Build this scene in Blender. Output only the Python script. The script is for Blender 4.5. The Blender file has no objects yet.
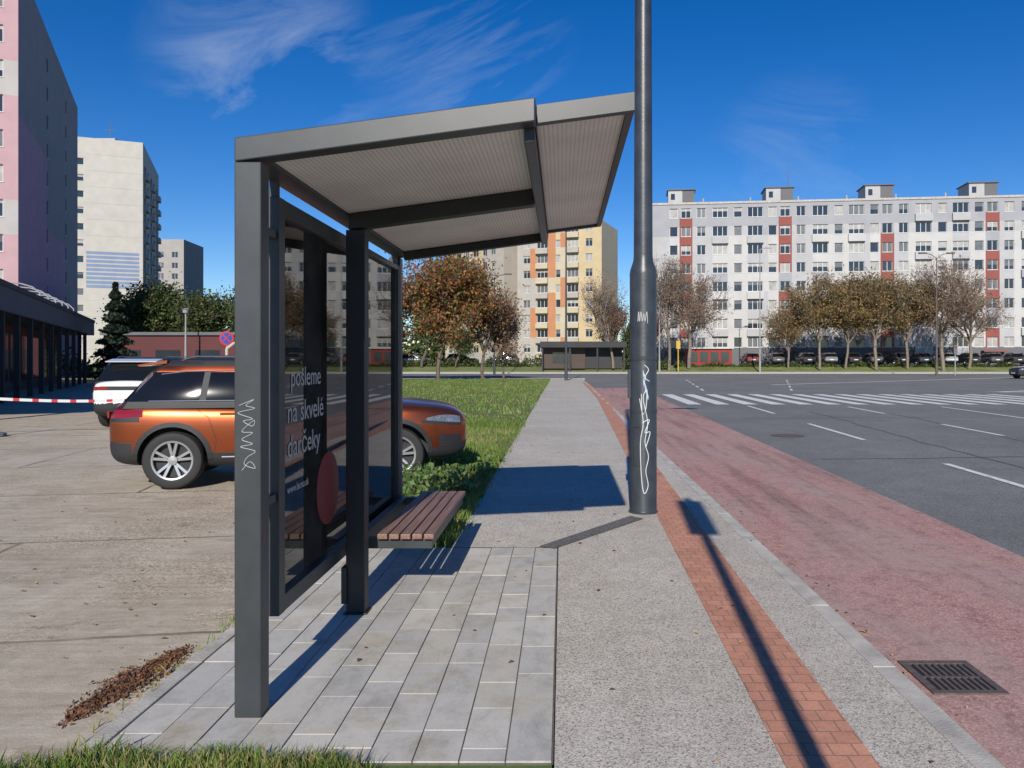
import bpy, math, random
import numpy as np
from mathutils import Vector, Matrix
from mathutils.bvhtree import BVHTree
random.seed(7); RNG=np.random.default_rng(7)
S=bpy.context.scene
COL=S.collection

# ---------------------------------------------------------------- materials
def newmat(name):
    m=bpy.data.materials.new(name); m.use_nodes=True
    nt=m.node_tree; b=nt.nodes['Principled BSDF']
    return m,nt,b
def N(nt,t,**k):
    n=nt.nodes.new(t)
    for a,v in k.items(): setattr(n,a,v)
    return n
def ramp(nt,fac,stops):
    r=N(nt,'ShaderNodeValToRGB'); e=r.color_ramp.elements
    while len(e)<len(stops): e.new(.5)
    for i,(p,c) in enumerate(stops):
        e[i].position=p; e[i].color=(*c,1) if len(c)==3 else c
    nt.links.new(fac,r.inputs[0]); return r.outputs[0]
def mixc(nt,fac,a,b,mode='MIX'):
    m=N(nt,'ShaderNodeMix',data_type='RGBA',blend_type=mode)
    for i,v in ((0,fac),(6,a),(7,b)):
        if isinstance(v,(int,float)): m.inputs[i].default_value=v
        elif isinstance(v,tuple): m.inputs[i].default_value=(*v,1)
        else: nt.links.new(v,m.inputs[i])
    return m.outputs[2]
def noise(nt,vec,scale,detail=4,rough=.55,dist=0):
    n=N(nt,'ShaderNodeTexNoise'); n.inputs['Scale'].default_value=scale
    n.inputs['Detail'].default_value=min(detail,6); n.inputs['Roughness'].default_value=rough
    n.inputs['Distortion'].default_value=dist
    nt.links.new(vec,n.inputs['Vector']); return n.outputs['Fac']
def objco(nt,scale=None,rot=None):
    t=N(nt,'ShaderNodeTexCoord'); o=t.outputs['Object']
    if scale or rot:
        m=N(nt,'ShaderNodeMapping'); nt.links.new(o,m.inputs[0])
        if scale: m.inputs['Scale'].default_value=scale
        if rot: m.inputs['Rotation'].default_value=rot
        o=m.outputs[0]
    return o
def bumpit(nt,b,h,strength,dist):
    bp=N(nt,'ShaderNodeBump'); bp.inputs['Strength'].default_value=strength; bp.inputs['Distance'].default_value=dist
    nt.links.new(h,bp.inputs['Height']); nt.links.new(bp.outputs[0],b.inputs['Normal'])
def sc(c,k): return tuple(min(1,x*k) for x in c)
def M(name,col,rough=.7,var=.15,scale=3,bump=0,bscale=60,metal=0,coat=0,spec=.5):
    m,nt,b=newmat(name); v=objco(nt)
    f=noise(nt,v,scale,5)
    c=ramp(nt,f,[(.3,sc(col,1-var)),(.7,sc(col,1+var))])
    nt.links.new(c,b.inputs['Base Color'])
    b.inputs['Roughness'].default_value=rough; b.inputs['Metallic'].default_value=metal
    b.inputs['Coat Weight'].default_value=coat; b.inputs['Specular IOR Level'].default_value=spec
    if bump: bumpit(nt,b,noise(nt,v,bscale,3),bump,.01)
    return m
def speckle(name,dark,mid,light,vscale=90,big=.8,stain=(.5,.5,.5),stainamt=.35,rough=.9,bump=.5):
    m,nt,b=newmat(name); v=objco(nt)
    vo=N(nt,'ShaderNodeTexVoronoi'); vo.inputs['Scale'].default_value=vscale; nt.links.new(v,vo.inputs['Vector'])
    sep=N(nt,'ShaderNodeSeparateColor'); nt.links.new(vo.outputs['Color'],sep.inputs[0])
    c=ramp(nt,sep.outputs[0],[(0.05,dark),(.3,mid),(.95,light)])
    f=noise(nt,v,big,8,.65)
    g=ramp(nt,f,[(.35,(0,0,0)),(.7,(1,1,1))])
    mul=mixc(nt,stainamt,c,stain,'MULTIPLY')
    c2=mixc(nt,g,mul,c)
    f3=noise(nt,v,big*9,5,.7)
    c3=mixc(nt,.5,c2,ramp(nt,f3,[(.3,(.70,.69,.68)),(.6,(1,1,1))]),'MULTIPLY')
    nt.links.new(c3,b.inputs['Base Color']); b.inputs['Roughness'].default_value=rough
    bumpit(nt,b,vo.outputs['Distance'],bump,.003)
    return m

m_ground=M('ground_soil_grass',(.10,.12,.04),.95,.3,.3)
def gsoil():
    m,nt,b=newmat('grass_soil'); v=objco(nt)
    c=ramp(nt,noise(nt,v,1.3,6,.7),[(.32,(.19,.175,.07)),(.44,(.13,.17,.04)),(.6,(.09,.15,.032)),(.75,(.12,.19,.038))])
    c=mixc(nt,.6,c,ramp(nt,noise(nt,v,25,5,.7),[(.3,(.5,.5,.5)),(.65,(1,1,1))]),'MULTIPLY')
    nt.links.new(c,b.inputs['Base Color']); b.inputs['Roughness'].default_value=.95; return m
m_grassbase=gsoil()
m_side=speckle('sidewalk_exposed_aggregate',(.25,.225,.19),(.50,.455,.39),(.72,.67,.59),150,.5,(.70,.66,.6),.55,bump=.4)
m_asph=speckle('asphalt_grey',(.12,.118,.115),(.185,.182,.178),(.28,.275,.265),80,.22,(.66,.66,.66),.8)
m_patch=speckle('asphalt_patch',(.06,.06,.055),(.11,.108,.10),(.22,.21,.2),100,.5)
def redmat():
    m,nt,b=newmat('red_bus_lane'); v=objco(nt)
    vo=N(nt,'ShaderNodeTexVoronoi'); vo.inputs['Scale'].default_value=100; nt.links.new(v,vo.inputs['Vector'])
    sep=N(nt,'ShaderNodeSeparateColor'); nt.links.new(vo.outputs['Color'],sep.inputs[0])
    c=ramp(nt,sep.outputs[0],[(0,(.30,.15,.13)),(.5,(.44,.225,.195)),(1,(.58,.36,.31))])
    f=noise(nt,objco(nt,(1,.3,1)),1.1,9,.72,.6)
    c2=mixc(nt,ramp(nt,f,[(.40,(0,0,0)),(.68,(.85,.85,.85))]),c,(.40,.295,.26))
    f2=noise(nt,objco(nt,(1.8,.14,1)),1.0,7,.72)
    c3=mixc(nt,.85,c2,ramp(nt,f2,[(.33,(.50,.46,.46)),(.52,(1,1,1))]),'MULTIPLY')
    f4=noise(nt,v,7,8,.8)
    c4=mixc(nt,.7,c3,ramp(nt,f4,[(.34,(.48,.46,.46)),(.5,(1,1,1))]),'MULTIPLY')
    f5=noise(nt,v,1.9,7,.7)
    c5=mixc(nt,ramp(nt,f5,[(.62,(0,0,0)),(.70,(.75,.75,.75))]),c4,(.50,.34,.18))
    nt.links.new(c5,b.inputs['Base Color']); b.inputs['Roughness'].default_value=.9
    bumpit(nt,b,vo.outputs['Distance'],.35,.003)
    return m
m_red=redmat()
def brickmat(name,c1,c2,mortar,bw,bh,ms=.012,rot=0,scale=1):
    m,nt,b=newmat(name); v=objco(nt,(scale,scale,scale),(0,0,rot))
    br=N(nt,'ShaderNodeTexBrick'); nt.links.new(v,br.inputs['Vector'])
    br.inputs['Color1'].default_value=(*c1,1); br.inputs['Color2'].default_value=(*c2,1); br.inputs['Mortar'].default_value=(*mortar,1)
    br.inputs['Scale'].default_value=1; br.inputs['Mortar Size'].default_value=ms
    br.inputs['Brick Width'].default_value=bw; br.inputs['Row Height'].default_value=bh
    f=noise(nt,objco(nt),2,9,.75)
    c=mixc(nt,.8,br.outputs['Color'],ramp(nt,f,[(.3,(.62,.6,.58)),(.6,(1,1,1))]),'MULTIPLY')
    f2=noise(nt,objco(nt),90,4,.7)
    c=mixc(nt,.6,c,ramp(nt,f2,[(.3,(.55,.55,.55)),(.55,(1,1,1))]),'MULTIPLY')
    nt.links.new(c,b.inputs['Base Color']); b.inputs['Roughness'].default_value=.85
    inv=N(nt,'ShaderNodeMath',operation='SUBTRACT'); inv.inputs[0].default_value=1; nt.links.new(br.outputs['Fac'],inv.inputs[1])
    bumpit(nt,b,inv.outputs[0],.5,.003)
    return m
m_strip=brickmat('red_brick_paving',(.66,.315,.205),(.56,.26,.165),(.36,.195,.14),.1,.1,.004)
def yardmat():
    m,nt,b=newmat('yard_concrete')
    v=objco(nt)
    vo=N(nt,'ShaderNodeTexVoronoi'); vo.inputs['Scale'].default_value=75; nt.links.new(v,vo.inputs['Vector'])
    sep=N(nt,'ShaderNodeSeparateColor'); nt.links.new(vo.outputs['Color'],sep.inputs[0])
    agg=ramp(nt,sep.outputs[0],[(0,(.31,.255,.19)),(.5,(.53,.45,.34)),(1,(.70,.61,.48))])
    smooth=ramp(nt,noise(nt,v,6,9,.75),[(.3,(.45,.385,.30)),(.7,(.62,.54,.43))])
    reg=ramp(nt,noise(nt,v,.45,6,.7,.5),[(.45,(0,0,0)),(.56,(1,1,1))])
    c=mixc(nt,reg,smooth,agg)
    st=ramp(nt,noise(nt,v,.9,9,.72,.8),[(.3,(.68,.65,.6)),(.62,(1,1,1))])
    c=mixc(nt,.85,c,st,'MULTIPLY')
    dk=ramp(nt,noise(nt,objco(nt,(1,2.2,1)),2.4,8,.75,1.0),[(.30,(.45,.42,.38)),(.42,(1,1,1))])
    c=mixc(nt,.7,c,dk,'MULTIPLY')
    stt=ramp(nt,noise(nt,objco(nt,(.5,8,1),(0,0,math.radians(-22))),1.7,6,.65),[(.38,(.82,.80,.77)),(.58,(1,1,1))])
    c=mixc(nt,.9,c,stt,'MULTIPLY')
    wob=N(nt,'ShaderNodeTexNoise'); wob.inputs['Scale'].default_value=2.5; wob.inputs['Detail'].default_value=6; wob.inputs['Roughness'].default_value=.75; nt.links.new(v,wob.inputs['Vector'])
    mp=N(nt,'ShaderNodeMapping'); mp.inputs['Rotation'].default_value=(0,0,math.radians(-9)); mp.inputs['Location'].default_value=(1.0,.35,0)
    mx=mixc(nt,.07,v,wob.outputs['Color'],'ADD'); nt.links.new(mx,mp.inputs[0])
    br=N(nt,'ShaderNodeTexBrick'); nt.links.new(mp.outputs[0],br.inputs['Vector'])
    br.inputs['Scale'].default_value=1; br.inputs['Brick Width'].default_value=5.2; br.inputs['Row Height'].default_value=2.6
    br.inputs['Mortar Size'].default_value=.026; br.inputs['Mortar Smooth'].default_value=.5
    jf=N(nt,'ShaderNodeMath',operation='MULTIPLY'); nt.links.new(br.outputs['Fac'],jf.inputs[0]); nt.links.new(ramp(nt,noise(nt,v,1.3,4),[(.35,(.5,)*3),(.6,(1,)*3)]),jf.inputs[1])
    c=mixc(nt,jf.outputs[0],c,(.14,.115,.07))
    nt.links.new(c,b.inputs['Base Color']); b.inputs['Roughness'].default_value=.92
    bumpit(nt,b,vo.outputs['Distance'],.25,.004)
    return m
m_yard=yardmat()
m_kerb=M('kerb_concrete',(.46,.43,.375),.85,.25,5,.4,80)
def worn(name,base,under):
    m,nt,b=newmat(name); v=objco(nt)
    f=noise(nt,v,9,9,.75)
    c=mixc(nt,ramp(nt,f,[(.36,(0,0,0)),(.47,(1,1,1))]),under,base)
    nt.links.new(c,b.inputs['Base Color']); b.inputs['Roughness'].default_value=.8; return m
m_paint=worn('road_paint_white',(.72,.71,.68),(.34,.33,.32))
m_steel=M('anthracite_powder_coat',(.042,.047,.051),.42,.14,8,.05,200)
m_steel_dk=M('anthracite_dark',(.015,.017,.019),.5,.1,8)
def ribmat():
    m,nt,b=newmat('ribbed_aluminium'); 
    v=objco(nt); w=N(nt,'ShaderNodeTexWave'); w.bands_direction='X'; w.inputs['Scale'].default_value=14; nt.links.new(v,w.inputs['Vector'])
    c=ramp(nt,w.outputs['Fac'],[(.0,(.56,.55,.52)),(.2,(.82,.80,.76))])
    f=noise(nt,v,1.8,6,.6); c=mixc(nt,.8,c,ramp(nt,f,[(.3,(.76,.75,.73)),(.65,(1,1,1))]),'MULTIPLY')
    nt.links.new(c,b.inputs['Base Color']); b.inputs['Roughness'].default_value=.45
    bumpit(nt,b,w.outputs['Fac'],.3,.004); return m
m_rib=ribmat()
def glassmat(name,tint,refl=.12,dirtv=.12):
    m=bpy.data.materials.new(name); m.use_nodes=True; nt=m.node_tree; nt.nodes.clear()
    o=N(nt,'ShaderNodeOutputMaterial'); t=N(nt,'ShaderNodeBsdfTransparent'); t.inputs[0].default_value=(*tint,1)
    g=N(nt,'ShaderNodeBsdfGlossy'); g.inputs['Roughness'].default_value=.02
    d=N(nt,'ShaderNodeBsdfDiffuse'); d.inputs[0].default_value=(.35,.33,.3,1)
    fr=N(nt,'ShaderNodeFresnel'); fr.inputs[0].default_value=1.55
    mr=N(nt,'ShaderNodeMath',operation='MULTIPLY_ADD'); mr.inputs[1].default_value=1.0; mr.inputs[2].default_value=refl
    nt.links.new(fr.outputs[0],mr.inputs[0])
    dirt=ramp(nt,noise(nt,objco(nt),4,8,.7),[(.4,(0.03,)*3),(.8,(dirtv,)*3)])
    m1=N(nt,'ShaderNodeMixShader'); nt.links.new(dirt,m1.inputs[0]); nt.links.new(t.outputs[0],m1.inputs[1]); nt.links.new(d.outputs[0],m1.inputs[2])
    m2=N(nt,'ShaderNodeMixShader'); nt.links.new(mr.outputs[0],m2.inputs[0]); nt.links.new(m1.outputs[0],m2.inputs[1]); nt.links.new(g.outputs[0],m2.inputs[2])
    nt.links.new(m2.outputs[0],o.inputs[0]); return m
m_tint=glassmat('tinted_glass',(.55,.52,.50),.06,.2)
m_clear=glassmat('clear_glass',(.80,.84,.82),.02)
m_white=M('white_print',(.45,.45,.44),.6,.05)
m_redprint=M('red_print',(.20,.025,.03),.5,.05)
def woodmat():
    m,nt,b=newmat('brown_wood_slat'); v=objco(nt,(30,1.2,30)); f=noise(nt,v,2,6,.6)
    c=ramp(nt,f,[(.3,(.13,.07,.05)),(.55,(.24,.14,.105)),(.8,(.34,.21,.16))])
    nt.links.new(c,b.inputs['Base Color']); b.inputs['Roughness'].default_value=.55; bumpit(nt,b,f,.3,.003); return m
m_wood=woodmat()
m_pole=M('pole_grey_paint',(.038,.045,.055),.38,.25,5,.12,40)
m_black=M('black_rubber',(.02,.02,.02),.7,.1)
m_joint=M('joint_sand',(.13,.12,.10),.95,.3,40)
m_leafbrown=[M('dry_leaf_%d'%i,c,.85,.2,20) for i,c in enumerate([(.13,.055,.03),(.20,.09,.04),(.08,.04,.026)])]

# ---------------------------------------------------------------- mesh builder
class MB:
    def __init__(s): s.v=[]; s.f=[]; s.m=[]
    def add(s,vs,fs,mi=0):
        o=len(s.v); s.v+= [tuple(p) for p in vs]; s.f+=[tuple(i+o for i in f) for f in fs]
        s.m+= [mi]*len(fs) if isinstance(mi,int) else list(mi)
    def quad(s,a,b,c,d,mi=0): s.add([a,b,c,d],[(0,1,2,3)],mi)
    def box(s,x0,x1,y0,y1,z0,z1,mi=0):
        s.hexa([(x0,y0,z0),(x1,y0,z0),(x1,y1,z0),(x0,y1,z0),(x0,y0,z1),(x1,y0,z1),(x1,y1,z1),(x0,y1,z1)],mi)
    def hexa(s,p,mi=0):
        s.add(p,[(3,2,1,0),(4,5,6,7),(0,1,5,4),(1,2,6,5),(2,3,7,6),(3,0,4,7)],mi)
    def slope(s,x0,x1,y0,y1,f,a,b,mi=0):
        s.hexa([(x0,y0,f(x0)+a),(x1,y0,f(x1)+a),(x1,y1,f(x1)+a),(x0,y1,f(x0)+a),(x0,y0,f(x0)+b),(x1,y0,f(x1)+b),(x1,y1,f(x1)+b),(x0,y1,f(x0)+b)],mi)
    def tube(s,p0,p1,r0,r1=None,n=12,mi=0,caps=True):
        r1=r0 if r1 is None else r1
        p0=Vector(p0);p1=Vector(p1);d=(p1-p0).normalized()
        a=d.orthogonal().normalized();b=d.cross(a)
        vs=[]
        for p,r in((p0,r0),(p1,r1)):
            for i in range(n):
                t=2*math.pi*i/n; vs.append(p+a*(r*math.cos(t))+b*(r*math.sin(t)))
        fs=[(i,(i+1)%n,n+(i+1)%n,n+i) for i in range(n)]
        if caps: fs+= [tuple(range(n-1,-1,-1)),tuple(range(n,2*n))]
        s.add(vs,fs,mi)
    def path(s,pts,r,n=6,mi=0):
        for a,b in zip(pts,pts[1:]): s.tube(a,b,r,r,n,mi)
    def lathe(s,c,axis,prof,n=28,mi=0):
        c=Vector(c);d=Vector(axis).normalized();a=d.orthogonal().normalized();b=d.cross(a);vs=[]
        for r,h in prof:
            for i in range(n):
                t=2*math.pi*i/n; vs.append(c+d*h+a*(r*math.cos(t))+b*(r*math.sin(t)))
        fs=[]
        for k in range(len(prof)-1):
            for i in range(n): fs.append((k*n+i,k*n+(i+1)%n,(k+1)*n+(i+1)%n,(k+1)*n+i))
        s.add(vs,fs,mi)
    def mesh(s,name,mats,smooth=None):
        me=bpy.data.meshes.new(name); me.from_pydata(s.v,[],s.f)
        for m in mats: me.materials.append(m)
        me.polygons.foreach_set('material_index',s.m)
        if smooth is not None:
            me.polygons.foreach_set('use_smooth',[True]*len(s.f)); me.set_sharp_from_angle(angle=math.radians(smooth))
        me.update(); return me
    def obj(s,name,mats,parent=None,smooth=None,bevel=0,loc=None,rotz=0):
        o=bpy.data.objects.new(name,s.mesh(name,mats,smooth)); COL.objects.link(o)
        if parent: o.parent=parent
        if bevel:
            b=o.modifiers.new('bevel','BEVEL'); b.width=bevel; b.segments=2; b.limit_method='ANGLE'
        if loc: o.location=loc
        o.rotation_euler[2]=rotz
        return o
def empty(name,loc=(0,0,0)):
    e=bpy.data.objects.new(name,None); COL.objects.link(e); e.location=loc; e.empty_display_size=.2; return e
def sheet(name,pts,z,mat,zs=None):
    mb=MB(); mb.add([(p[0],p[1],(zs[i] if zs else z)) for i,p in enumerate(pts)],[tuple(range(len(pts)))],0)
    return mb.obj(name,[mat])

# ---------------------------------------------------------------- ground
sheet('ground',[(-3000,-300),(3000,-300),(3000,4000),(-3000,4000)],-.14,m_ground)
RZ=-.08
sheet('road',[(1.74,-25),(160,-25),(160,95),(-110,95),(-110,68),(1.74,68)],RZ,m_asph)
sheet('bus_lane',[(1.74,-25),(3.62,-25),(3.9,5),(4.25,28),(4.5,46),(1.74,46)],RZ+.004,m_red)
mb=MB(); mb.add([(-.03,-8,0),(1.62,-8,0),(1.62,66,0),(-.95,66,0),(-.95,6.56,0),(-.03,6.56,0)],[(0,1,2,3,4,5)])
mb.obj('sidewalk',[m_side])
mb=MB()
for y in np.arange(-8,66,1.0):
    mb.box(1.621,1.74,y+.001,y+.999,-.13,.004+random.uniform(-.0015,.0015))
mb.obj('kerb',[m_kerb],bevel=.005)
def sx(d): return .82+.02*min(d,32)
pts=[(sx(d),d) for d in range(-8,57,4)]+[(sx(d)+.37,d) for d in range(52,-9,-4)]
sheet('brick_strip',pts,.004,m_strip)
mb=MB(); 
mb.quad((-.2,6.57,.007),(-.06,6.50,.007),(.82,7.72,.007),(.70,7.86,.007)); mb.obj('asphalt_patch',[m_patch])
yard=[(-110,-25),(-.96,-25),(-.96,6.56),(-.951,12),(-.951,66),(-110,66)]
sheet('parking_yard',yard,-.012,m_yard)
gp=[(-.955,6.60),(-1.95,6.60),(-2.15,9),(-2.6,12.2),(-5.5,13.6),(-8.5,24),(-13,55),(-60,60),(-60,66.5),(-.955,66.5)]
sheet('grass_verge',gp,-.004,m_grassbase)
sheet('grass_patch',[(-3.4,1.5),(-.04,1.5),(-.04,3.04),(-2.0,3.04),(-2.6,2.9)],-.003,m_grassbase)
mb=MB()
for x in np.arange(-60,1.7,1.0): mb.box(x+.003,x+.997,66.5,66.66,-.13,.01)
mb.obj('kerb',[m_kerb])
mb=MB(); m_farwalk=M('far_sidewalk',(.42,.40,.36),.9,.1,1); m_fargrass=M('far_grass',(.15,.18,.05),.95,.3,.4)
def strip(y0,z0,y1,z1,mi): mb.quad((-110,y0,z0),(200,y0,z0),(200,y1,z1),(-110,y1,z1),mi)
mb.quad((-110,95,-.14),(200,95,-.14),(200,95,.04),(-110,95,.04),2)
strip(95,.04,95.3,.04,2); strip(95.3,.04,98,.12,0); strip(98,.12,102.5,.8,1); strip(102.5,.8,109,.85,3); strip(109,.85,160,.9,1)
mb.obj('far_terrain',[m_farwalk,m_fargrass,m_kerb,m_asph])

mb=MB(); z=RZ+.008
def lx(d): return 5.72+.038*d
def dash(d0,d1,w=.12,f=lx): mb.quad((f(d0)-w/2,d0,z),(f(d0)+w/2,d0,z),(f(d1)+w/2,d1,z),(f(d1)-w/2,d1,z))
for a,b in ((4.0,6.3),(9.6,12.4),(16.1,20.2),(24.0,28.0)): dash(a,b)
for k in range(16):
    x=4.75+k*1.05; mb.quad((x,28.9,z),(x+.52,28.9,z),(x+.62,37.5,z),(x+.10,37.5,z))
f2=lambda d:12.2+.05*d
dash(8,27.5,.13,f2)
f3=lambda d:9.0+.045*d
for a,b in ((17,20),(24,27.5)): dash(a,b,.12,f3)
for a in range(42,64,5): dash(a,a+2.5,.14,lambda d:7.5+.12*(d-40)); dash(a,a+2.5,.14,lambda d:12+.28*(d-40))
mb.quad((22,40,z),(60,62,z),(60.0,61.7,z),(22.2,39.6,z)); mb.quad((22,40,z),(66,46,z),(66,45.7,z),(22.2,39.7,z))
for k in range(9):
    x=27+k*4; y0=40.9+(x-22)*.13; y1=39.9+(x-22)*.55
    mb.quad((x,y0,z),(x+.9,y0+.1,z),(x+.3,y1,z),(x-.6,y1-.3,z))
mb.quad((14,52,z),(60,86,z),(60.2,85.6,z),(14.3,51.7,z))
mb.obj('road_marking',[m_paint])
mb=MB()
for (x,y,dx,dy,n) in ((6.9,5,.04,1,40),(9.2,9,.05,1,30),(4.4,13,1,.08,14),(5.2,22,1,.05,22)):
    px,py=x,y
    for i in range(n):
        qx,qy=px+dx*.5+random.gauss(0,.05),py+dy*.5+random.gauss(0,.05)
        t=Vector((qx-px,qy-py)).normalized(); nn=Vector((-t.y,t.x))*.018
        mb.quad((px-nn.x,py-nn.y,RZ+.006),(px+nn.x,py+nn.y,RZ+.006),(qx+nn.x,qy+nn.y,RZ+.006),(qx-nn.x,qy-nn.y,RZ+.006)); px,py=qx,qy
mb.obj('road_crack_seal',[m_patch])
m_iron=M('cast_iron',(.11,.085,.075),.7,.3,30)
for (x,y) in ((5.0,17),(8.6,13.5)):
    mb=MB(); mb.lathe((x,y,RZ),(0,0,1),[(.36,.005),(.36,.010),(.32,.011),(.31,.007),(0,.007)],32); mb.obj('manhole_cover',[m_iron])
g=MB()
g.box(1.86,2.24,3.84,3.88,RZ-.01,RZ+.014); g.box(1.86,2.24,4.22,4.26,RZ-.01,RZ+.014); g.box(1.86,1.9,3.882,4.218,RZ-.01,RZ+.014); g.box(2.2,2.24,3.882,4.218,RZ-.01,RZ+.014)
for i in range(8):
    x=1.925+i*.035; g.box(x,x+.016,3.882,4.218,RZ-.01,RZ+.012)
g.box(1.902,2.198,4.04,4.06,RZ-.012,RZ+.011)
g.quad((1.87,3.85,RZ+.006),(2.23,3.85,RZ+.006),(2.23,4.25,RZ+.006),(1.87,4.25,RZ+.006),1)
g.obj('drain_grate',[m_iron,m_black])

# ---------------------------------------------------------------- pavers
pm=[]
for i,c in enumerate([(.52,.495,.445),(.49,.47,.43),(.56,.53,.475),(.50,.47,.41),(.46,.445,.415)]):
    m,nt,b=newmat('paver_%d'%i); v=objco(nt,(1.6,1,1)); f=noise(nt,v,2.6,9,.8,.4)
    cc=ramp(nt,f,[(.3,sc(c,.72)),(.5,c),(.75,sc(c,1.14))])
    st=ramp(nt,noise(nt,objco(nt),2.6,8,.75),[(.52,(1,1,1)),(.70,(.82,.75,.62))]); cc=mixc(nt,.9,cc,st,'MULTIPLY')
    f2=noise(nt,objco(nt),120,5,.8); cc=mixc(nt,.6,cc,ramp(nt,f2,[(.3,(.66,.66,.66)),(.6,(1,1,1))]),'MULTIPLY')
    nt.links.new(cc,b.inputs['Base Color']); b.inputs['Roughness'].default_value=.88; bumpit(nt,b,f2,.35,.003); pm.append(m)
mb=MB(); W=1.86/10; g=.0028
for c in range(10):
    x0=-.04-(c+1)*W; y=3.06-random.uniform(0,.4)
    while y<6.55:
        L=random.choice([.28,.37,.37,.5]); y0=max(y,3.06); y1=min(y+L,6.55)
        if y1-y0>.05: mb.box(x0+g,x0+W-g,y0+g*.7,y1-g*.7,-.05,random.uniform(-.0015,.002),random.randrange(5))
        y+=L
mb.obj('paving_slabs',pm,bevel=.0015)
mb=MB(); mb.quad((-1.9,3.05,-.007),(-.035,3.05,-.007),(-.035,6.57,-.007),(-1.9,6.57,-.007)); mb.obj('paving_bed',[m_joint])
mb=MB()
y=3.05
while y<6.5: mb.box(-1.985,-1.902,y,y+.998,-.1,.008); y+=1.0
mb.obj('paving_edging',[m_kerb],bevel=.004)

# ---------------------------------------------------------------- shelter
sh=empty('bus_shelter')
zt=lambda x:2.596+.134*(x+1.46)
mb=MB()
mb.box(-1.465,-1.345,3.43,3.53,0,zt(-1.46)-.11)
mb.slope(-1.465,-.12,3.43,3.53,zt,-.108,0)
mb.box(-1.50,-1.40,6.65,6.75,0,zt(-1.46)-.11)
mb.slope(-1.46,-.12,6.65,6.75,zt,-.108,0)
mb.slope(-1.457,-1.345,3.532,6.648,zt,-.105,-.002)
mb.slope(-.175,-.125,3.532,6.648,zt,-.17,-.002)
mb.obj('frame',[m_steel],sh,bevel=.006)
mb=MB()
mb.slope(-1.344,-.176,4.83,4.93,zt,-.19,-.092)
mb.box(-1.36,-1.24,4.83,4.93,0,zt(-1.36)-.19)
mb.box(-1.385,-1.35,4.81,4.92,.07,.30); mb.box(-1.375,-1.225,4.815,4.945,0,.012)
mb.slope(-1.344,-.176,6.52,6.60,zt,-.16,-.092)
mb.obj('inner_frame',[m_steel_dk],sh,bevel=.005)
mb=MB(); mb.slope(-1.343,-.177,3.533,6.647,zt,-.088,-.03); mb.slope(-.118,.30,3.60,6.60,zt,-.06,-.02); mb.obj('roof_sheet',[m_rib],sh)
mb=MB()
mb.slope(-.118,.337,3.55,3.598,zt,-.082,.005); mb.slope(-.118,.337,6.602,6.65,zt,-.082,.005); mb.slope(.302,.337,3.6,6.6,zt,-.082,.005)
mb.slope(-.122,-.118,3.535,6.645,zt,-.1,-.004)
mb.obj('canopy_edge',[m_steel],sh,bevel=.004)
mb=MB()
def panel(y0,y1,x0=-1.475,x1=-1.40,w=.085,z0=.33,z1=2.41):
    mb.box(x0,x1,y0,y0+w,z0,z1); mb.box(x0,x1,y1-w,y1,z0,z1)
    mb.box(x0+.003,x1-.003,y0+w,y1-w,z0,z0+w); mb.box(x0+.003,x1-.003,y0+w,y1-w,z1-w,z1)
panel(3.80,5.42); panel(5.5,6.62,w=.04)
for y in (3.84,5.40,5.52,6.60): 
    mb.box(-1.458,-1.417,y-.02,y+.02,2.41,2.50)
mb.box(-1.46,-1.41,3.535,3.79,.9,.94); mb.box(-1.46,-1.41,3.535,3.79,2.2,2.24)
mb.obj('panel_frame',[m_steel],sh,bevel=.004)
mb=MB(); mb.box(-1.442,-1.434,3.885,5.335,.415,2.325); mb.obj('display_glass',[m_tint],sh)
mb=MB(); mb.box(-1.442,-1.434,5.54,6.58,.37,2.37); mb.obj('back_glass',[m_clear],sh)
for t,y,zz,s in (('pošleme',4.05,1.46,.15),('na skvelé',4.0,1.27,.165),('darčeky',4.0,1.09,.165),('www.lacno.sk',4.0,.9,.06)):
    cu=bpy.data.curves.new('poster_text','FONT'); cu.body=t; cu.size=s; cu.extrude=.0005
    o=bpy.data.objects.new('poster_text',cu); COL.objects.link(o); o.data.materials.append(m_white)
    o.rotation_euler=(math.pi/2,0,math.pi/2); o.location=(-1.431,y,zz); o.parent=sh
mb=MB(); mb.tube((-1.432,4.7,.82),(-1.430,4.7,.82),.22,.22,40); mb.obj('poster_disc',[m_redprint],sh)
mb=MB(); 
for i in range(5):
    x0=-1.216+i*.0765; mb.box(x0,x0+.066,5.05,6.72,.42,.455)
mb.obj('bench_slats',[m_wood],sh,bevel=.006)
mb=MB()
for y in (5.09,6.60):
    mb.box(-1.40,-.86,y,y+.06,.35,.418)
mb.box(-1.21,-1.16,5.15,6.6,.36,.416); mb.box(-.91,-.86,5.15,6.6,.36,.416); mb.box(-1.40,-1.34,5.06,6.66,.33,.42)
mb.obj('bench_frame',[m_steel],sh,bevel=.004)
mb=MB()
for i in range(5):
    for y in (5.12,6.63): mb.tube((-1.183+i*.0765,y,.455),(-1.183+i*.0765,y,.459),.008,.008,8)
mb.obj('bolts',[M('bolt_steel',(.4,.4,.4),.3,.1,metal=.8)],sh)
def scrib(name,pts,r,mat,parent):
    mb=MB(); mb.path(pts,r,5); return mb.obj(name,[mat],parent)
m_tag=M('grey_marker',(.42,.42,.42),.5,.1)
def smoothpath(P,k=5):
    out=[]
    P=[Vector(p) for p in P]
    for i in range(len(P)-1):
        p0=P[max(i-1,0)];p1=P[i];p2=P[i+1];p3=P[min(i+2,len(P)-1)]
        for j in range(k):
            t=j/k; out.append(.5*((2*p1)+(p2-p0)*t+(2*p0-5*p1+4*p2-p3)*t*t+(3*p1-p0-3*p2+p3)*t**3))
    return out+[P[-1]]
def pp(u,v): return (-1.465+.12*u,3.428,1.43-.33*v)
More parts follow.
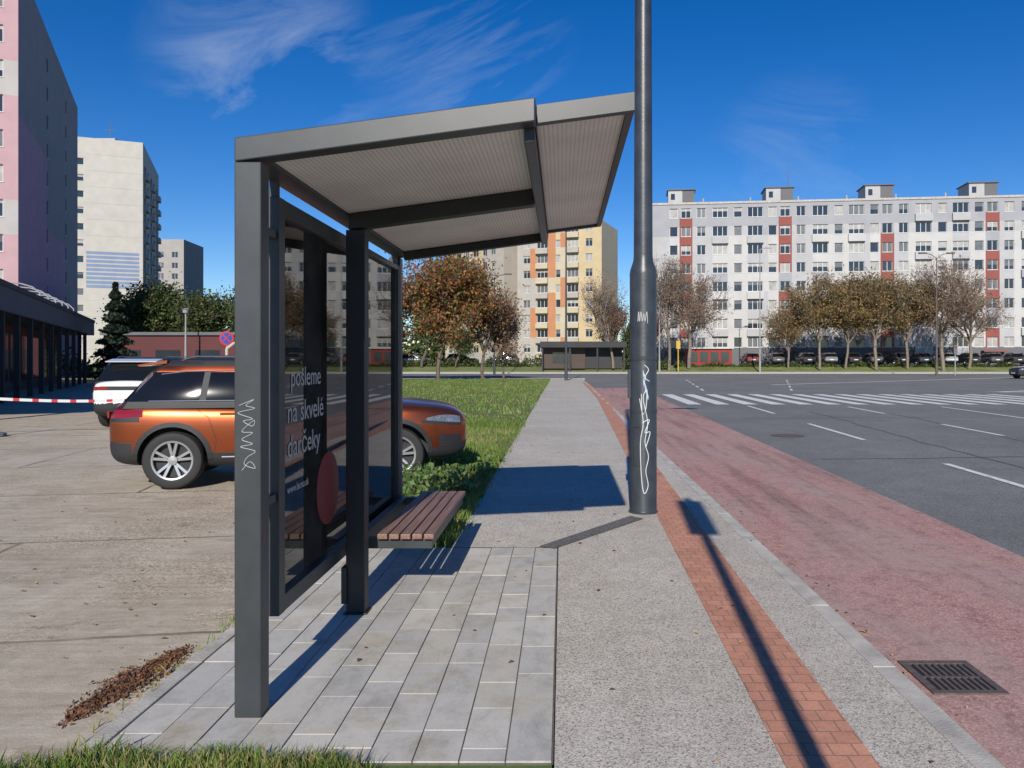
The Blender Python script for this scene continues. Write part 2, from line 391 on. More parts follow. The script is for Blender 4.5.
scrib('graffiti',smoothpath([pp(*p) for p in [(.2,.1),(.75,.02),(.45,.10),(.78,.14),(.15,.2),(.7,.28),(.35,.31),(.7,.38),(.75,.30),(.3,.45),(.70,.47),(.3,.56),(.7,.62),(.25,.66),(.8,.72),(.5,.8),(.4,.9),(.8,.95),(.6,.86),(.3,.98)]]),.0015,m_tag,sh)

# ---------------------------------------------------------------- street lamp (near)
def lamp_near():
    px,py=.855,8.09
    mb=MB()
    mb.lathe((px,py,0),(0,0,1),[(.0,0),(.155,0),(.155,.015),(.145,.02),(.142,.03),(.142,2.50),(.138,2.54),(.105,2.64),(.100,2.7),(.085,6),(.06,10.0),(0,10.0)],32)
    mb.lathe((px,py,0),(0,0,1),[(.142,1.60),(.148,1.60),(.148,1.64),(.142,1.64)],32)
    mb.lathe((px,py,0),(0,0,1),[(.142,1.05),(.147,1.05),(.147,1.08),(.142,1.08)],32)
    mb.tube((px,py,9.9),(px+1.8,py,10.3),.05,.04,10); mb.box(px+1.6,px+2.4,py-.15,py+.15,10.25,10.38)
    mb.box(px-.16,px-.12,py-.04,py+.04,1.2,1.5)
    root=mb.obj('street_lamp',[m_pole],smooth=40)
    th0=math.atan2(-py,-px)
    def P(u,z): a=th0+u; return (px+.1435*math.cos(a),py+.1435*math.sin(a),z)
    # service hatch outline following the tube
    hp=[]
    for u,z in ((-.75,.5),(-.75,.9),(-.2,.9),(-.2,.5),(-.75,.5)): hp.append((u,z))
    pts=[]
    for (a,b),(c,d) in zip(hp,hp[1:]):
        for t in np.linspace(0,1,6): pts.append(P(a+(c-a)*t,b+(d-b)*t))
    scrib('hatch_seam',[p for i,p in enumerate(pts) if i==0 or (Vector(p)-Vector(pts[i-1])).length>1e-5],.003,m_black,root)
    m_w=M('white_spray',(.62,.66,.68),.5,.05)
    segs=[[(-.1,1.25),(-.05,1.05),(.15,1.1),(.2,1.28),(0,1.2),(.25,.95),(.1,.75),(.3,.6),(.15,.45),(.28,.3),(.05,.22),(-.1,.4),(-.15,.75),(0,.95),(-.2,1.2)],
          [(.05,1.55),(.3,1.5),(.1,1.42),(.35,1.38)],[(-.05,.95),(.35,.98),(.1,.85),(.4,.85),(.15,.7)],
          [(-.3,2.0),(-.25,2.1),(-.2,2.0),(-.12,2.1),(-.05,2.0),(.03,2.08),(.1,2.0),(.2,2.1),(.25,1.98)]]
    segs=[[(u*1.3,z) for u,z in s] for s in segs]
    for i,s in enumerate(segs):
        q=smoothpath([(u,z,0) for u,z in s],6)
        scrib('graffiti_%d'%i,[P(v.x,v.y) for v in q],.0045,m_w if i<3 else m_tag,root)
    mb=MB(); 
    for (u0,z0,u1,z1) in ((.0,1.42,.32,1.28),(.12,1.36,.4,1.22),(-.02,1.5,.18,1.42)):
        n=6; vs=[]; 
        for i in range(n+1):
            u=u0+(u1-u0)*i/n; p=P(u,z0+(z1-z0)*i/n); q=P(u,z0+(z1-z0)*i/n-.05-.03*math.sin(i*2)); vs+=[p,q]
        mb.add(vs,[(2*i,2*i+2,2*i+3,2*i+1) for i in range(n)])
    mb.obj('spray_blob',[M('blue_white_spray',(.35,.5,.62),.5,.3,60)],root)
lamp_near()
mb=MB(); mb.tube((.70,-1.0,0),(.70,-1.0,5.55),.05,.045,16); mb.box(.56,.84,-1.07,-1.055,4.55,5.5); mb.box(.6,.8,-1.08,-1.055,1.3,1.9)
mb.obj('bus_stop_sign',[m_pole])

# ---------------------------------------------------------------- cars
m_cglass=M('car_glass',(.008,.009,.011),.05,.05,spec=.4)
m_clad=M('car_cladding',(.022,.022,.024),.6,.1)
m_chrome=M('car_chrome',(.6,.6,.6),.2,.02,metal=1)
m_lampw=M('car_headlamp',(.22,.24,.26),.08,.5,30,coat=1,metal=.4)
m_lampr=M('car_taillamp',(.22,.01,.012),.12,.1,coat=1)
m_rim=M('car_alloy',(.5,.5,.51),.3,.05,metal=.7)
m_plate=M('number_plate',(.75,.75,.72),.5,.05)
def paint(name,c,metal=.35,rough=.25,coat=1): return M(name,c,rough,.03,coat=coat,metal=metal)
def car_mesh(name,pm):
    WX=(.78,3.50); WR=.355
    st=[(0.0,.50,.90,.68),(.03,.36,1.02,.78),(.13,.28,1.09,.865),(.36,.26,1.105,.912),(.80,.24,1.10,.93),(1.5,.23,1.08,.925),(2.2,.23,1.06,.922),(3.0,.23,1.045,.922),
        (3.3,.23,1.055,.928),(3.55,.24,1.05,.928),(3.80,.24,1.03,.90),(4.08,.25,.995,.83),(4.28,.27,.95,.73),(4.41,.33,.87,.62),(4.45,.44,.74,.55)]
    vs=[];fs=[];n=14
    for x,zb,ztp,w in st:
        h=ztp-zb
        half=[(0,zb),(.80*w,zb),(.965*w,zb+.06*h/.7),(.980*w,zb+.28*h),(1.0*w,zb+.60*h),(.985*w,zb+.80*h),(.925*w,zb+.95*h),(.62*w,ztp+.005),(0,ztp+.025)]
        ring=[(x,-y,z) for y,z in half]+[(x,y,z) for y,z in half[-2:0:-1]]
        n=len(ring); vs+=ring
    for k in range(len(st)-1):
        for i in range(n): fs.append((k*n+i,k*n+(i+1)%n,(k+1)*n+(i+1)%n,(k+1)*n+i))
    fs.append(tuple(range(n-1,-1,-1))); fs.append(tuple(range((len(st)-1)*n,len(st)*n)))
    me=bpy.data.meshes.new('t'); me.from_pydata(vs,[],fs); me.update()
    o=bpy.data.objects.new('t',me); COL.objects.link(o)
    s=o.modifiers.new('s','SUBSURF'); s.levels=2; s.render_levels=2
    cut=MB()
    for x in WX:
        for sg in(-1,1): cut.tube((x,sg*.60,WR+.01),(x,sg*1.1,WR+.01),.415,.415,40)
    co=bpy.data.objects.new('c',cut.mesh('c',[])); COL.objects.link(co)
    b=o.modifiers.new('b','BOOLEAN'); b.operation='DIFFERENCE'; b.object=co; b.solver='EXACT'
    dg=bpy.context.evaluated_depsgraph_get(); em=bpy.data.meshes.new_from_object(o.evaluated_get(dg))
    V=[v.co.copy() for v in em.vertices]; F=[tuple(p.vertices) for p in em.polygons]
    bpy.data.objects.remove(o); bpy.data.objects.remove(co)
    out=MB(); mi=[]
    for f in F:
        c=sum((V[i] for i in f),Vector())/len(f); ay=abs(c.y); m=0
        if c.z<.42: m=1
        if any(math.hypot(c.x-x,c.z-WR)<.425 for x in WX) and ay<.905 and ay>.5 and c.z<.79: m=1
        if c.x>4.25 and .48<c.z<.80 and ay<.5: m=1
        if c.x>4.2 and c.z<.50: m=1
        if c.x<.3 and c.z<.58: m=1
        mi.append(m)
    out.add(V,F,mi)
    bvh=BVHTree.FromPolygons(V,F)
    def onside(x,z,sg,off=.003):
        h=bvh.ray_cast(Vector((x,sg*2,z)),Vector((0,-sg,0)))
        return Vector((x,h[0].y+sg*off,z)) if h[0] else Vector((x,sg*.9,z))
    def ribbon(xs,lo,hi,sg,mi,off=.005):
        prev=None
        for i,x in enumerate(xs):
            t=i/(len(xs)-1); zl,zh=lo(t),hi(t); col=[onside(x,zl+(zh-zl)*q,sg,off) for q in(0,.5,1)]
            if prev: out.quad(prev[0],col[0],col[1],prev[1],mi); out.quad(prev[1],col[1],col[2],prev[2],mi)
            prev=col
    def outline(xr,xf,hw,z):
        fr=[(xf,0),(xf-.03,.45*hw),(xf-.11,.80*hw),(xf-.24,.965*hw)]
        sd=[(xr+(xf-xr)*t,hw*(1+.012*math.sin(math.pi*t))) for t in (.80,.62,.45,.3,.2)]
        re=[(xr+.13,.965*hw),(xr+.04,.80*hw),(xr+.01,.45*hw),(xr,0)]
        h=fr+sd+re
        return [(x,-y,z) for x,y in h]+[(x,y,z) for x,y in h[-2:0:-1]]
    lv=[(.08,3.40,.885,1.00),(.13,3.30,.872,1.085),(.42,2.62,.75,1.45),(.52,2.48,.715,1.525),(.62,2.34,.66,1.59),(.85,2.05,.45,1.627),(1.1,1.7,.2,1.637)]
    rings=[outline(*l) for l in lv]; n=len(rings[0])
    vv=[p for r in rings for p in r]; ff=[];mm=[]
    for k in range(len(lv)-1):
        for i in range(n):
            ff.append((k*n+i,k*n+(i+1)%n,(k+1)*n+(i+1)%n,(k+1)*n+i))
            j=i if i<12 else 23-i
            if k==0: m=1
            elif k==1: m=0 if j==3 else 2
            elif k==2: m=0 if 3<=j<=8 else (2 if j<3 else 1)
            else: m=1
            mm.append(m)
    ff.append(tuple((len(lv)-1)*n+i for i in range(n))); mm.append(1)
    out.add(vv,ff,mm)
    gb=BVHTree.FromPolygons([Vector(v) for v in vv],ff)
    def ong(x,z,sg,off=.004):
        h=gb.ray_cast(Vector((x,sg*2,z)),Vector((0,-sg,0)))
        return Vector((x,h[0].y+sg*off,z)) if h[0] else Vector((x,sg*.75,z))
    for sg in(-1,1):
        for xa,xb in((2.10,2.02),(1.12,1.16)):
            a=ong(xa,1.09,sg);b_=ong(xb,1.45,sg)
            out.quad(a-Vector((.04,0,0)),a+Vector((.04,0,0)),b_+Vector((.035,0,0)),b_-Vector((.035,0,0)),1)
        out.path([ong(x,1.09,sg,.006) for x in np.linspace(.5,3.0,9)],.008,5,3)
        out.path([ong(x,zz,sg,.006) for x,zz in ((.62,1.42),(.9,1.455),(1.5,1.465),(2.1,1.455),(2.5,1.40),(2.8,1.28),(3.05,1.16))],.008,5,3)
        for pts in ([(3.04,1.0),(3.08,.7),(2.98,.44)],[(2.06,1.02),(2.06,.7),(2.04,.42)],[(.98,1.04),(1.20,.88),(1.29,.6),(1.26,.44)],[(1.26,.44),(2.05,.425),(2.98,.44)],[(3.95,.97),(3.6,1.0),(3.2,1.01)],[(.34,.60),(.25,.6),(.08,.60)]):
            P=[]
            for (a,b_),(c,d) in zip(pts,pts[1:]):
                for t in np.linspace(0,1,5): P.append(onside(a+(c-a)*t,b_+(d-b_)*t,sg,.0005))
            out.path(P,.0045,4,1)
        ribbon(np.linspace(3.88,4.34,10),lambda t:.80-.05*t,lambda t:.83+.035*math.sin(t*3.0),sg,4)
        ribbon(np.linspace(3.82,4.36,10),lambda t:.765-.05*t,lambda t:.80-.05*t,sg,1,.006)
        ribbon(np.linspace(4.05,4.36,7),lambda t:.44,lambda t:.60,sg,1,.005)
        ribbon(np.linspace(.05,.44,9),lambda t:.88+.02*t,lambda t:.985,sg,5)
        ribbon(np.linspace(.05,.40,9),lambda t:.84,lambda t:.88+.02*t,sg,1,.006)
        out.path([onside(x,.385,sg,.004) for x in np.linspace(1.35,2.95,7)],.010,5,3)
        for x in(1.42,2.33):
            p=onside(x,.93,sg,.02); out.box(p.x-.09,p.x+.09,min(p.y,p.y-sg*.03),max(p.y,p.y-sg*.03),.915,.94,0)
        for wx in WX:
            prev=None
            for t in np.linspace(-.15,math.pi+.15,22):
                r0,r1=.408,.465; c_,s_=math.cos(t),math.sin(t)
                a=onside(wx+r1*c_,WR+.01+r1*s_,sg,.006)
                b_=Vector((wx+r0*c_,a.y+sg*.008,WR+.01+r0*s_)); 
                if prev: out.quad(prev[0],a,b_,prev[1],1); 
                prev=(a,b_)
        out.lathe((2.98,sg*.99,1.13),(0,1,0),[(.0,-.1),(.06,-.09),(.085,-.03),(.085,.04),(.05,.09),(0,.1)],10,0)
        out.box(2.95,3.01,sg*.93-.06,sg*.93+.02,1.05,1.08,1)
        out.path([(2.2,sg*.62,1.595),(2.1,sg*.62,1.65),(.95,sg*.62,1.65),(.82,sg*.62,1.595)],.011,6,3)
        for wx in WX:
            c=(wx,sg*.80,WR); ax=(0,sg,0)
            out.lathe(c,ax,[(.24,.105),(.30,.115),(.335,.105),(.355,.075),(.355,-.09),(.3,-.11),(.0,-.11)],32,6)
            out.lathe(c,ax,[(.24,.105),(.232,.11),(.222,.105),(.21,.04),(0,.03)],32,8)
            out.lathe(c,ax,[(.247,.108),(.24,.116),(.222,.112),(.216,.09)],32,7)
            out.lathe(c,ax,[(.06,.07),(.055,.1),(0,.105)],12,7)
            for k in range(5):
                for da in(-.17,.17):
                    a0=k*2*math.pi/5+.3
                    p=Vector((math.cos(a0+da*.6),0,math.sin(a0+da*.6)));q=Vector((math.cos(a0+da*1.2),0,math.sin(a0+da*1.2)))
                    t=Vector((-math.sin(a0),0,math.cos(a0)))*.016
                    C=Vector(c); y0=Vector((0,sg*.085,0));y1=Vector((0,sg*.105,0)); bk=Vector((0,sg*.05,0))
                    A=C+p*.04;B=C+q*.225
                    out.hexa([A-t+bk,A+t+bk,B+t+bk,B-t+bk,A-t+y0,A+t+y0,B+t+y1,B-t+y1],7)
    out.box(-.02,.0,-.26,.26,.64,.75,9); out.box(4.452,4.465,-.26,.26,.44,.54,9)
    for zz in(.58,.63,.68,.73): out.box(4.43,4.448,-.42,.42,zz,zz+.012,3)
    out.box(.005,.03,-.6,.6,.88,.97,1); 
    for sg in(-1,1): out.box(.0,.025,sg*.58-.17,sg*.58+.17,.885,.965,5)
    out.hexa([(.32,-.64,1.52),(.65,-.64,1.555),(.65,.64,1.555),(.32,.64,1.52),(.31,-.64,1.54),(.65,-.64,1.597),(.65,.64,1.597),(.31,.64,1.54)],0)
    mats=[pm,m_clad,m_cglass,m_chrome,m_lampw,m_lampr,m_black,m_rim,m_clad,m_plate]
    return out.mesh(name,mats,38)
copper=paint('copper_paint',(.36,.085,.03),.9,.33,.5)
cm=car_mesh('car_mesh',copper)
def place_car(name,x,y,z,ang,pm=None,scale=(1,1,1)):
    me=cm
    if pm:
        me=cm.copy(); me.materials[0]=pm
    o=bpy.data.objects.new(name,me); COL.objects.link(o); o.rotation_euler[2]=ang; o.scale=scale
    c=Matrix.Rotation(ang,3,'Z')@Vector((2.22*scale[0],0,0)); o.location=(x-c.x,y-c.y,z); return o
th=math.radians(12.5); u=Vector((math.cos(th),math.sin(th))); nrm=Vector((-math.sin(th),math.cos(th)))
rw=Vector((-4.82,9.50))
origin=rw-u*.78+nrm*.90
c0=origin+u*2.22
place_car('parked_car',c0.x,c0.y,0,th)
whitep=paint('white_car_paint',(.72,.73,.74),0)
place_car('parked_car',-10.25,19.9,0,math.radians(93),whitep,(.95,.92,1.02))
cols=[paint('car_p%d'%i,c,.2) for i,c in enumerate([(.03,.03,.035),(.6,.6,.6),(.3,.31,.33),(.05,.07,.12),(.3,.03,.03),(.12,.12,.13)])]
for i,(x,y,a,ci) in enumerate([(33,104.5,90,0),(36,104.5,90,2),(39.2,104.5,90,0),(42,104.5,90,5),(45.5,104.5,90,0),(48.5,104.5,90,3),(52,104.5,90,1),(55,104.5,90,0),(58,104.5,90,5),(61,104.5,90,0),(64,104.5,90,2),(29,104.5,90,5),(25.5,104.5,90,4),(67.5,104.5,90,3),(71,104.5,90,1)]):
    place_car('parked_car',x,y,.95,math.radians(a+random.uniform(-2,2)),cols[ci])
for i,(x,y,a,ci) in enumerate([(-13.5,104,0,0),(-8,104,180,3),(-20,104,0,2),(-27,104,0,5)]): place_car('parked_car',x,y,.82,math.radians(a),cols[ci])
place_car('parked_car',42.6,69,RZ,math.radians(186),cols[0],(1,1,1.05))

# ---------------------------------------------------------------- vegetation
def leaves_mb(mb,pts,size,nm,up=.3,base=0):
    n=len(pts); a=RNG.normal(size=(n,3)); a/=np.linalg.norm(a,axis=1)[:,None]
    b=RNG.normal(size=(n,3)); b-= (a*b).sum(1)[:,None]*a; b/=np.linalg.norm(b,axis=1)[:,None]
    s=size*RNG.uniform(.6,1.3,(n,1)); A=a*s; B=b*s*.6
    q=np.stack([pts-A,pts-B*1.0,pts+A,pts+B],1).reshape(-1,3)
    o=len(mb.v); mb.v+=q.tolist(); mb.f+=[(o+4*i,o+4*i+1,o+4*i+2,o+4*i+3) for i in range(n)]; mb.m+=(base+RNG.integers(0,nm,n)).tolist()
def tree_mesh(name,seed,h,r,nleaf,lsize,mats,trunk_frac=.22,tr=.16,levels=5,droop=0,clump=.45):
    rnd=random.Random(seed); mb=MB(); tips=[]
    def br(p,d,l,rad,lev):
        segs=3; q=p
        for i in range(segs):
            d=(d+Vector((rnd.gauss(0,.12),rnd.gauss(0,.12),rnd.gauss(0,.08)+.04))).normalized()
            q2=q+d*(l/segs); r0=rad*(1-.3*i/segs); r1=rad*(1-.3*(i+1)/segs)
            mb.tube(q,q2,max(r0,.006),max(r1,.005),6 if lev<2 else 4 if lev<4 else 3,0,False)
            q=q2
            if lev>=levels-2: tips.append(q)
            if lev>0 and lev<levels and rnd.random()<.6 : 
                dd=(d+Vector((rnd.gauss(0,.7),rnd.gauss(0,.7),rnd.gauss(0,.4)))).normalized(); br(q,dd,l*.6,rad*.45,lev+1 if lev+1<=levels else levels)
        if lev<levels:
            k=rnd.choice([2,3]) if lev else 5
            for i in range(k):
                a=2*math.pi*(i+rnd.random()*.6)/k; sp=rnd.uniform(.35,.8)
                side=Vector((math.cos(a),math.sin(a),0))
                dd=(d*1.0+side*sp+Vector((0,0,.12))).normalized()
                br(q,dd,l*rnd.uniform(.68,.85),rad*.6,lev+1)
    br(Vector((0,0,-.1)),Vector((0,0,1)),h*trunk_frac,tr,0)
    V=np.array(mb.v); zm=V[:,2].max(); rm=np.percentile(np.hypot(V[:,0],V[:,1]),97)
    kz=h/zm; kr=r/rm
    hw=V[:,2]/zm; k=kr*np.clip(hw*4,0,1)+ (1-np.clip(hw*4,0,1))*1
    V[:,0]*=k; V[:,1]*=k; V[:,2]*=kz; mb.v=V.tolist()
    T=np.array([tuple(t) for t in tips]); hh=np.clip(T[:,2]/zm*4,0,1); k=kr*hh+(1-hh); T[:,0]*=k;T[:,1]*=k;T[:,2]*=kz
    if nleaf:
        w=RNG.random(len(T))**1.5+.05; w/=w.sum()
        idx=RNG.choice(len(T),nleaf,p=w); pts=T[idx]+RNG.normal(0,clump,(nleaf,3))*np.array([1,1,.8])
        leaves_mb(mb,pts,lsize,len(mats)-1,base=1)
    return mb.mesh(name,mats)
m_bark=M('bark',(.13,.10,.08),.9,.25,6,.4,30); m_bark2=M('bark_pale',(.22,.18,.145),.9,.25,6)
def leafm(n,cs):
    out=[]
    for i,c in enumerate(cs):
        m,nt,b=newmat('%s_%d'%(n,i)); b.inputs['Base Color'].default_value=(*c,1); b.inputs['Roughness'].default_value=.6
        f=noise(nt,objco(nt),.8,3); nt.links.new(ramp(nt,f,[(.3,sc(c,.6)),(.7,sc(c,1.3))]),b.inputs['Base Color'])
        tr=N(nt,'ShaderNodeBsdfTranslucent'); tr.inputs[0].default_value=(*sc(c,1.1),1); mx=N(nt,'ShaderNodeMixShader'); mx.inputs[0].default_value=.3
        nt.links.new(b.outputs[0],mx.inputs[1]); nt.links.new(tr.outputs[0],mx.inputs[2]); nt.links.new(mx.outputs[0],nt.nodes['Material Output'].inputs[0]); out.append(m)
    return out
L_aut=leafm('autumn_leaf',[(.30,.13,.04),(.20,.14,.04),(.36,.15,.05),(.13,.14,.04),(.25,.09,.035)])
L_grn=leafm('green_leaf',[(.06,.095,.025),(.09,.125,.03),(.045,.07,.02),(.12,.13,.035)])
L_yel=leafm('yellow_leaf',[(.27,.20,.07),(.17,.16,.055),(.33,.20,.08),(.25,.14,.07)])
L_brn=leafm('brown_leaf',[(.26,.14,.08),(.32,.18,.10),(.19,.11,.065)])
T_aut=tree_mesh('t_aut',3,10.8,4.5,15000,.135,[m_bark]+L_aut,clump=.5)
T_aut2=tree_mesh('t_aut2',9,8.5,2.8,4500,.11,[m_bark]+L_brn)
T_grn=tree_mesh('t_grn',5,9,3.6,10000,.16,[m_bark]+L_grn,trunk_frac=.16,clump=.6)
T_bare=tree_mesh('t_bare',12,12.5,3.8,1700,.10,[m_bark2]+L_brn,trunk_frac=.2,tr=.17)
T_bare2=tree_mesh('t_bare2',14,13,5.0,4200,.11,[m_bark2]+L_brn,trunk_frac=.2,tr=.2)
T_yel=tree_mesh('t_yel',21,12.5,4.4,11000,.14,[m_bark2]+L_yel)
T_yel2=tree_mesh('t_yel2',22,12.0,4.8,9000,.14,[m_bark2]+L_yel)
def tr(me,x,y,z=0,s=1,rz=0,name='tree'):
    o=bpy.data.objects.new(name,me); COL.objects.link(o); o.location=(x,y,z); o.scale=(s,s,s*random.uniform(.94,1.04)); o.rotation_euler[2]=rz
tr(T_aut,-10.0,62,0,1.03,.3,'autumn_tree'); tr(T_aut,-14.8,64,0,.9,2.3,'autumn_tree'); tr(T_aut2,-6.6,64,0,1.0,0,'autumn_tree'); tr(T_aut2,-5.0,66,-.05,.7,1,'autumn_tree')
tr(T_aut,-20.5,62,0,.9,4,'autumn_tree'); 
tr(T_grn,-23,99,.5,1.1,1); tr(T_grn,-18.5,101,.8,1.0,3); tr(T_grn,-14,101,.8,.6,3); tr(T_grn,8.5,101,.8,.62,3); tr(T_aut2,6.8,100,.7,1.0,1,'autumn_tree')
tr(T_bare,6.6,98.8,.7,1.0,1,'bare_tree'); tr(T_bare,13.8,99,.5,1.18,2,'bare_tree'); tr(T_bare2,16.5,100,.7,1.1,4,'bare_tree'); tr(T_aut2,11.4,101,.6,.9,4,'autumn_tree')
tr(T_yel,33.2,99,.5,1.02,0,'autumn_tree'); tr(T_yel2,40.5,99,.5,1.12,2,'autumn_tree'); tr(T_yel,36.9,100,.6,.95,4,'autumn_tree'); tr(T_yel2,29.6,100.5,.6,.7,5,'autumn_tree')
tr(T_bare2,49,98.6,.3,1.18,1,'bare_tree'); tr(T_yel2,45,100,.6,.98,4,'autumn_tree'); tr(T_bare2,53,100,.6,.95,5,'bare_tree')
for x,y,s,r in((-41,82,1.1,0),(-38,80,.95,2),(-35.3,84,1.15,3),(-31,78,.95,5),(-45,88,1.1,1),(-29,88,1.0,4),(-50,90,1.1,2)): tr(T_grn,x,y,0,s,r)
mb=MB(); mb.tube((0,0,-.1),(0,0,6.3),.14,.02,8,0)
pts=[]
for i in range(9000):
    t=RNG.random()**.8; z=.5+t*6.0; R=(1.45*(1-t)**.8+.06)*(.75+.35*math.sin(z*9)); a=RNG.random()*6.28; rr=R*RNG.random()**.4; pts.append((rr*math.cos(a),rr*math.sin(a),z-rr*.25))
leaves_mb(mb,np.array(pts),.11,2,base=1); L_con=leafm('conifer_needle',[(.012,.025,.014),(.02,.038,.02)])
mb.obj('conifer_tree',[m_bark]+L_con,loc=(-28.2,48.5,0))
def hedge(name,x0,x1,y,zb,h,w,n,mats,size=.16):
    mb=MB(); p=np.stack([RNG.uniform(x0,x1,n),y+RNG.normal(0,w,n),zb+RNG.random(n)**.7*h*(.8+.3*np.sin(RNG.uniform(x0,x1,n)))],1); 
    p[:,2]=zb+(p[:,2]-zb)*(.75+.3*np.sin(p[:,0]*1.3)+.15*np.sin(p[:,0]*3.7)); leaves_mb(mb,p,size,len(mats)); mb.obj(name,mats)
hedge('hedge',15,80,102.2,.6,.7,.4,8000,L_grn); hedge('hedge',-30,-2,66.0+36,.7,1.6,.5,3500,L_grn)
hedge('shrub',8,14,100,.6,2.6,.7,2500,L_grn)
hedge('distant_tree_belt',-130,40,175,0,9,3,15000,L_grn,.7)
hedge('distant_tree_belt',-60,-26,72,0,3.0,.8,5000,L_grn,.2)
def inpoly(x,y,poly):
    c=np.zeros(len(x),bool); n=len(poly)
    for i in range(n):
        x1,y1=poly[i];x2,y2=poly[(i+1)%n]
        if y1==y2: continue
        k=((y1>y)!=(y2>y))&(x<(x2-x1)*(y-y1)/(y2-y1)+x1); c^=k
    return c
G=leafm('grass_blade',[(.17,.26,.045),(.12,.20,.035),(.24,.30,.07),(.36,.30,.13)])
def grass(name,x,y,hmin,hmax,w):
    n=len(x); pt=np.sin(x*1.7+np.sin(y*.9)*2)+np.sin(y*1.1+x*.6+1); h=RNG.uniform(hmin,hmax,n)*(1+.22*pt); a=RNG.uniform(0,6.28,n); ln=RNG.uniform(0,.7,n)*h; b=RNG.uniform(0,6.28,n)
    dx=np.cos(a)*w/2;dy=np.sin(a)*w/2; ex=np.cos(b)*ln;ey=np.sin(b)*ln; z=np.zeros(n)-.005
    V=np.stack([np.stack([x-dx,y-dy,z],1),np.stack([x+dx,y+dy,z],1),np.stack([x+dx*.7+ex*.4,y+dy*.7+ey*.4,h*.6],1),np.stack([x+ex,y+ey,h],1),np.stack([x-dx*.7+ex*.4,y-dy*.7+ey*.4,h*.6],1)],1).reshape(-1,3)
    dry=RNG.random(n)<np.clip(.16-.14*pt,.03,.5); mi=RNG.choice(3,n,p=[.42,.33,.25]); mi=np.where(dry,3,mi)
    mb=MB(); mb.v=V.tolist(); mb.f=[tuple(range(5*i,5*i+5)) for i in range(n)]; mb.m=mi.tolist(); mb.obj(name,G)
def scatter(poly,n,y0,y1,x0,x1):
    x=RNG.uniform(x0,x1,n);y=RNG.uniform(y0,y1,n);k=inpoly(x,y,poly);return x[k],y[k]
x,y=scatter(gp,26000,6.6,11,-2.6,-.9); grass('grass',x+RNG.normal(0,.03,len(x)),y,.03,.13,.008)
x,y=scatter(gp,32000,11,20,-7.5,-.9); grass('grass',x+RNG.normal(0,.05,len(x)),y,.04,.12,.012)
x,y=scatter(gp,24000,20,62,-14,-.9); grass('grass',x+RNG.normal(0,.05,len(x)),y,.04,.11,.035)
x=RNG.uniform(-2.35,-.72,11000);y=RNG.uniform(2.6,3.10,11000); k=(y<3.10-.05*np.sin(x*7)**2-.14*np.clip((x+1.05)/.4,0,9)-.16*np.clip((-1.9-x)/.3,0,9)); grass('grass',x[k],y[k],.03,.13,.006)
x=-2.0+RNG.normal(0,.02,260);y=RNG.uniform(3.0,6.6,260); y=np.where(RNG.random(260)<.6,RNG.normal(5.1,.35,260),y); grass('grass',x,y,.02,.07,.006)
def weeds(name,cx,cy,rx,ry,n,h):
    mb=MB(); 
    for i in range(n):
        x=cx+random.gauss(0,rx);y=cy+random.gauss(0,ry);hh=h*random.uniform(.4,1)
        mb.tube((x,y,0),(x+random.gauss(0,.03),y+random.gauss(0,.03),hh),.003,.002,3,0)
        p=np.array([(x,y,0)])+RNG.normal(0,1,(14,3))*np.array([.045,.045,0])+np.array([0,0,1])*RNG.uniform(.05,1,(14,1))*hh
        leaves_mb(mb,p,.035,4,base=1)
    mb.obj(name,[m_bark]+L_weed)
L_weed=leafm('weed_leaf',[(.10,.19,.04),(.14,.23,.055),(.08,.14,.035),(.2,.26,.09)])
weeds('weed_plant',-1.62,8.9,.26,.45,150,.38); weeds('weed_plant',-1.75,7.8,.15,.5,80,.34); weeds('weed_plant',-1.5,10.8,.25,.7,50,.2)
mb=MB(); n=2600
t=RNG.random(n); yy=3.46+t*.78+RNG.normal(0,.05,n); wd=.010+.05*np.sin(t*3.1)**.7; xx=-2.05-.10*(1-t)+RNG.normal(0,1,n)*wd-.05
p=np.stack([xx,yy,RNG.random(n)**2*.012-.008],1); leaves_mb(mb,p,.010,3)
mb.obj('fallen_leaves',m_leafbrown)
mb=MB()
sp=[]
for i in range(70): sp.append((random.uniform(-.9,1.7),random.uniform(2.9,16),.006))
for i in range(60): sp.append((random.uniform(1.78,1.98),random.uniform(3,14),RZ+.012))
for i in range(120): sp.append((random.uniform(-6,-2),random.uniform(3.5,9),-.006))
for i in range(6): sp.append((random.uniform(-1.8,-.1),random.uniform(3.2,6.3),.006))
for q in sp:
    a=random.uniform(0,6.28);s=random.uniform(.007,.022); c,d=math.cos(a)*s,math.sin(a)*s; x,y,z=q
    mb.add([(x-c,y-d,z),(x+d*.6,y-c*.6,z+.008),(x+c,y+d,z+.003),(x-d*.6,y+c*.6,z+.01)],[(0,1,2,3)],random.randrange(3))
m_ly=M('yellow_fallen_leaf',(.46,.30,.07),.7,.2,20)
mb.obj('fallen_leaves',[m_ly,m_leafbrown[1],m_leafbrown[0]])

